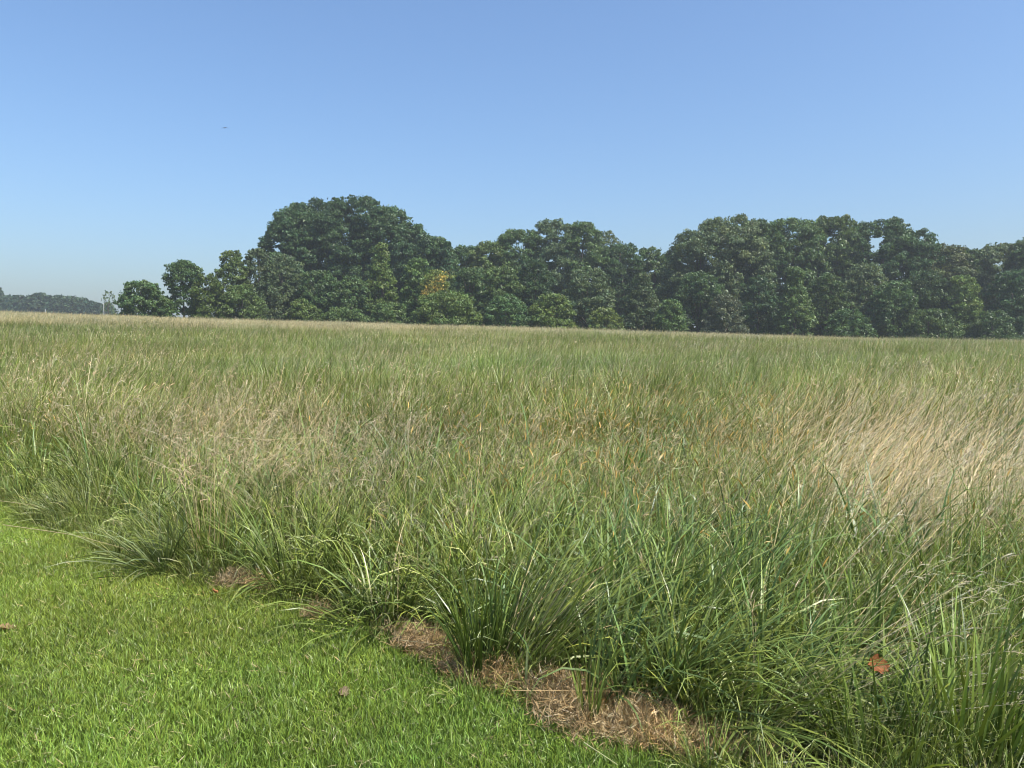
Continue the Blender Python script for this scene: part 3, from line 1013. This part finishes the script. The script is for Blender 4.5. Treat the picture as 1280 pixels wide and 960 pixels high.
DK = (0.046, 0.080, 0.028)     # dark oak green
OK = (0.058, 0.094, 0.030)
GR = (0.068, 0.104, 0.030)
LG = (0.080, 0.116, 0.028)     # lighter edge growth
YG = (0.100, 0.134, 0.030)
GG = (0.078, 0.102, 0.042)     # grey green
BR = (0.090, 0.092, 0.045)

TREES = [
    # px, top, width, depth, style, colour, label, options
    ('round_tree', 180, 351, 54, 108, 'round', OK, 'small round tree standing alone at the left end of the wood', dict(density=1.4)),
    ('shrub', 208, 371, 24, 109, 'bush', GR, 'little shrub between the lone round tree and the two tiered tree', dict(cat='shrub')),
    ('tiered_tree', 231, 325, 58, 113, 'tiered', OK, 'tree shaped like a ball on a wider skirt, second at the left end', {}),
    ('shrub', 262, 341, 46, 111, 'bush', LG, 'light green pointed shrub just right of the two tiered tree', dict(cat='shrub')),
    ('tall_tree', 292, 313, 44, 120, 'tall', GR, 'feathery upright tree at the start of the wood left of the big hump', {}),
    ('tall_tree', 326, 311, 48, 123, 'tall', GG, 'grey green upright tree touching the left foot of the big hump', {}),
    ('shrub', 303, 356, 62, 114, 'bush', GR, 'broad shrub in front of the feathery upright tree', dict(cat='shrub')),
    ('oak_tree', 366, 262, 52, 146, 'round', DK, 'tall oak forming the notched left shoulder of the highest hump', {}),
    ('oak_tree', 378, 253, 40, 149, 'tall', DK, 'narrow oak rising as the first peak of the highest hump', {}),
    ('oak_tree', 412, 249, 70, 150, 'round', DK, 'oak just left of the very top of the highest hump', {}),
    ('oak_tree', 450, 247, 84, 152, 'round', DK, 'largest oak crowning the very top of the highest hump', {}),
    ('oak_tree', 487, 258, 54, 150, 'round', DK, 'oak on the right shoulder of the highest hump', {}),
    ('oak_tree', 516, 279, 52, 148, 'round', DK, 'oak stepping down to the right from the highest hump', {}),
    ('oak_tree', 545, 296, 42, 147, 'round', OK, 'lower oak at the right foot of the highest hump', {}),
    ('slim_tree', 560, 301, 22, 143, 'cone', DK, 'slim pointed tree in the dip right of the highest hump', {}),
    ('oak_tree', 582, 308, 42, 150, 'round', OK, 'oak filling the dip between highest and middle hump', {}),
    ('ragged_tree', 612, 302, 54, 148, 'tall', GR, 'ragged topped tree on the left slope of the middle hump', {}),
    ('oak_tree', 650, 287, 58, 150, 'round', OK, 'oak left of the top of the middle hump', {}),
    ('oak_tree', 691, 275, 52, 151, 'round', GG, 'grey green oak at the top of the middle hump', {}),
    ('oak_tree', 727, 279, 52, 150, 'tall', OK, 'olive oak right of the top of the middle hump', {}),
    ('sparse_tree', 755, 288, 36, 154, 'round', GG, 'thin crowned tree with sky showing through on the middle hump', dict(density=0.4)),
    ('oak_tree', 778, 304, 44, 150, 'round', DK, 'oak ending the middle hump on its right', {}),
    ('slim_tree', 812, 309, 36, 152, 'tall', OK, 'slim tree alone in the saddle between middle and right humps', {}),
    ('slim_tree', 838, 314, 30, 154, 'tall', GR, 'second slim tree in the saddle beside the airy oak', {}),
    ('airy_oak', 872, 289, 62, 137, 'round', GG, 'airy grey green oak at the left end of the right hump', dict(density=0.62)),
    ('airy_oak', 908, 270, 72, 139, 'round', GG, 'tall airy oak at the first peak of the right hump', dict(density=0.7)),
    ('oak_tree', 940, 275, 46, 141, 'round', OK, 'narrow oak squeezed right of the tall airy oak', {}),
    ('oak_tree', 985, 274, 70, 143, 'round', OK, 'rounded oak at the second peak of the right hump', {}),
    ('oak_tree', 1032, 272, 68, 144, 'round', OK, 'broad oak between the second peak and the notch of the right hump', {}),
    ('oak_tree', 1066, 289, 30, 147, 'round', OK, 'small oak filling the notch of the right hump', {}),
    ('oak_tree', 1094, 276, 80, 142, 'round', DK, 'large dome shaped oak right of the notch in the right hump', {}),
    ('oak_tree', 1136, 288, 56, 141, 'round', DK, 'oak sloping down from the dome toward the right edge', {}),
    ('oak_tree', 1170, 306, 56, 140, 'round', GG, 'grey green tree in the low stretch right of the dome', {}),
    ('oak_tree', 1206, 311, 46, 141, 'round', OK, 'lowest tree of the skyline near the right edge', {}),
    ('oak_tree', 1240, 305, 52, 139, 'round', GG, 'tree before the last one at the right edge', {}),
    ('oak_tree', 1283, 297, 48, 136, 'tall', DK, 'last dark tree cut by the right edge of the picture', {}),
    # the wood's front edge
    ('feathery_tree', 356, 318, 62, 129, 'tall', GG, 'feathery olive tree in front of the left shoulder of the highest hump', {}),
    ('edge_tree', 400, 338, 58, 126, 'round', OK, 'dark edge tree below the highest hump, left of its middle', {}),
    ('shrub', 378, 374, 48, 116, 'bush', YG, 'yellow green shrub at the foot of the highest hump', dict(cat='shrub')),
    ('edge_tree', 440, 346, 56, 124, 'tall', OK, 'edge tree below the very top of the highest hump', {}),
    ('pointed_tree', 478, 303, 62, 126, 'cone', LG, 'light green pointed tree against the highest hump', {}),
    ('shrub', 430, 384, 60, 117, 'bush', GR, 'low dark shrub right of the yellow green one', dict(cat='shrub')),
    ('shrub', 485, 378, 56, 117, 'bush', GR, 'low shrub under the light green pointed tree', dict(cat='shrub')),
    ('edge_tree', 522, 322, 44, 127, 'tall', LG, 'light green tree left above the yellow leaves', {}),
    ('autumn_tree', 546, 336, 40, 123, 'tall', YG, 'tree with a patch of yellow autumn leaves', dict(extra='yellow')),
    ('shrub', 560, 364, 92, 116, 'bush', LG, 'wide bright green shrub under the yellow leaves', dict(cat='shrub')),
    ('edge_tree', 588, 334, 56, 127, 'round', OK, 'dark edge tree right of the yellow leaves', {}),
    ('edge_tree', 628, 332, 56, 127, 'round', GR, 'edge tree below the left slope of the middle hump', {}),
    ('shrub', 632, 368, 58, 117, 'bush', GR, 'shrub at the foot of the middle hump on its left', dict(cat='shrub')),
    ('edge_tree', 668, 322, 54, 131, 'tall', DK, 'dark upright edge tree below the top of the middle hump', {}),
    ('shrub', 690, 366, 62, 118, 'bush', LG, 'light green shrub below the top of the middle hump', dict(cat='shrub')),
    ('edge_tree', 735, 336, 66, 126, 'round', GG, 'grey green edge tree below the right of the middle hump', {}),
    ('shrub', 757, 384, 50, 117, 'bush', YG, 'small yellow green shrub left of the grey pointed tree', dict(cat='shrub')),
    ('pointed_tree', 803, 340, 74, 124, 'cone', GG, 'grey green pointed tree under the saddle', {}),
    ('shrub', 838, 374, 46, 118, 'bush', GR, 'shrub leaning against the right side of the grey pointed tree', dict(cat='shrub')),
    ('edge_tree', 872, 340, 60, 129, 'round', DK, 'dark edge tree under the airy oak', {}),
    ('shrub', 905, 368, 56, 121, 'bush', BR, 'brownish green shrub under the tall airy oak', dict(cat='shrub')),
    ('edge_tree', 945, 345, 52, 128, 'tall', DK, 'dark edge tree in the shade left of the layered tree', {}),
    ('pointed_tree', 992, 334, 66, 121, 'cone', GR, 'layered pointed tree with lit tips at the front of the right hump', {}),
    ('edge_tree', 1032, 342, 56, 125, 'round', OK, 'edge tree just right of the layered pointed tree', {}),
    ('edge_tree', 1078, 328, 64, 128, 'tall', GG, 'grey green upright edge tree below the dome', {}),
    ('shrub', 1060, 386, 60, 118, 'bush', GR, 'low shrub at the foot of the right hump', dict(cat='shrub')),
    ('edge_tree', 1115, 350, 56, 122, 'round', OK, 'edge tree below the right side of the dome', {}),
    ('edge_tree', 1155, 338, 60, 126, 'round', DK, 'dark edge tree under the low stretch of skyline', {}),
    ('edge_tree', 1200, 344, 52, 123, 'tall', LG, 'yellowish edge tree with a dark gap on its right', {}),
    ('shrub', 1160, 386, 70, 118, 'bush', GR, 'low shrub between the dome and the yellowish edge tree', dict(cat='shrub')),
    ('edge_tree', 1262, 338, 62, 122, 'round', DK, 'dark edge tree at the right edge of the picture', {}),
    ('shrub', 1240, 388, 60, 117, 'bush', OK, 'low shrub in front of the last edge tree on the right', dict(cat='shrub')),
]
for nm, px, top, w, Y, st, col, lab, opt in TREES:
    make_tree(nm, px, top, w, Y, st, col, lab, **opt)

# leaf mass inside the wood
rs = np.random.default_rng(55)
b = Buf()
nb = 420
xs = rs.uniform(-52, 110, nb); ys = rs.uniform(157, 172, nb)
cc = np.stack([xs, ys, terrain(xs, ys) + rs.uniform(0.5, 13.5, nb)], -1)
leaves_on(b, cc, rs.uniform(1.4, 2.6, nb), np.full(nb, 220), 0.6, DK, 0.2, rs)
nb = 90
xs = rs.uniform(-60, -34, nb); ys = rs.uniform(118, 124, nb)
cc = np.stack([xs, ys, terrain(xs, ys) + rs.uniform(0.2, 1.9, nb)], -1)
leaves_on(b, cc, rs.uniform(0.6, 1.1, nb), np.full(nb, 170), 0.24, OK, 0.2, rs)
tag(link('wood_undergrowth', b.mesh('wood_undergrowth', M_leaf)), 'dim leaf mass deep inside the wood', 'undergrowth', None, 'stuff')

# the far line of trees beyond the crest, left
far = [(-2, 360, 14), (8, 371, 26), (22, 370, 22), (36, 371, 20), (52, 367, 20), (66, 370, 18), (76, 370, 20), (90, 371, 20), (104, 373, 16),
       (114, 377, 16), (124, 380, 14), (137, 379, 12)]
FAR_LABELS = ['taller dark tree of the far line cut by the left edge of the picture'] + [
    'hazy tree of the far line beyond the crest, %s from its left end' % w_ for w_ in ('second', 'third', 'fourth')] + [
    'highest topped hazy tree in the middle of the far line beyond the crest'] + [
    'hazy tree of the far line beyond the crest, %s right of its highest top' % w_ for w_ in ('first', 'second', 'third', 'fourth', 'fifth', 'sixth')] + [
    'last tiny tree of the far line right of the white post']
for i_, (px, top, w) in enumerate(far):
    make_tree('far_tree', px, top, w, 330, 'round' if w > 13 else 'bush', (0.034, 0.058, 0.028), FAR_LABELS[i_],
              group='far line of trees', density=0.16, leaf=0.75)

# thin sapling and white posts on the crest
make_tree('sapling', 138, 363, 12, 150, 'tall', GG, 'wispy sapling rising from the crest by the white post', density=0.004, leaf=0.2)


def post(px, py0, py1, Y, r, label):
    x, y, z1 = at(px, py0, Y)
    z0 = float(terrain(x, Y)) - 0.2
    V, Q = tube([(0, 0, 0), (0, 0, (z1 - z0) * 0.97), (0, 0, (z1 - z0) * 0.99), (0, 0, z1 - z0)], r, r * 0.7, 8)
    n_ = len(V)
    top_ = [n_ - 8 + i for i in range(8)]
    me = mesh('white_post', V, np.concatenate([Q, np.array([[top_[0], top_[1], top_[2], top_[3]], [top_[0], top_[3], top_[4], top_[5]], [top_[0], top_[5], top_[6], top_[7]]])]),
              None, M_white)
    tag(link('white_post', me, None, (x, y, z0)), label, 'post')


post(129.5, 379, 390, 118, 0.035, 'thin white post standing on the crest left of the lone round tree')
post(56.5, 386, 390, 112, 0.03, 'short white post on the crest in front of the far trees')

# ------------------------------------------------------------------ the bird
def bird(px, py, Y):
    x, y, z = at(px, py, Y)
    # one body: half wing sections (span, chord start, chord end, height, thickness)
    secs = [(0.0, -0.11, 0.13, 0.0, 0.035), (0.035, -0.06, 0.07, 0.012, 0.028), (0.10, -0.045, 0.055, 0.035, 0.012), (0.17, -0.05, 0.03, 0.02, 0.008), (0.24, -0.075, -0.02, -0.025, 0.005),
            (0.29, -0.11, -0.085, -0.065, 0.003)]
    V, Q = [], []
    rows_ = [(-s, a, b_, h, t) for s, a, b_, h, t in secs[::-1][:-1]] + secs
    for s, a, b_, h, t in rows_:
        m_ = (a + b_) / 2
        V += [(s, a, h), (s, m_, h + t), (s, b_, h), (s, m_, h - t)]
    for i in range(len(rows_) - 1):
        for j in range(4):
            k2 = (j + 1) % 4
            Q.append((i * 4 + j, i * 4 + k2, (i + 1) * 4 + k2, (i + 1) * 4 + j))
    Q.append((0, 1, 2, 3)); Q.append(tuple(len(V) - 4 + i for i in (3, 2, 1, 0)))
    o = link('bird', mesh('bird', V, Q, None, M_bird), None, (x, y, z))
    o.rotation_euler = (0.25, -0.2, 0.35)
    tag(o, 'tiny dark bird gliding high in the open sky', 'bird')


bird(281, 160, 62)

# ------------------------------------------------------------------ haze
V = np.array([(x, y, z) for z in (-4, 34) for y in (-320, 1020) for x in (-1020, 1020)], float)
Q = [(0, 2, 3, 1), (4, 5, 7, 6), (0, 1, 5, 4), (2, 6, 7, 3), (0, 4, 6, 2), (1, 3, 7, 5)]
M_h, nt, out = nodes('haze')
pv = nt.nodes.new('ShaderNodeVolumePrincipled')
pv.inputs['Color'].default_value = (0.86, 0.93, 1.0, 1)
pv.inputs['Density'].default_value = 0.0004
pv.inputs['Anisotropy'].default_value = 0.2
nt.links.new(pv.outputs[0], out.inputs['Volume'])
tag(link('haze', mesh('haze', V, Q, None, M_h)), 'thin summer haze over the field and wood', 'haze', None, 'stuff')
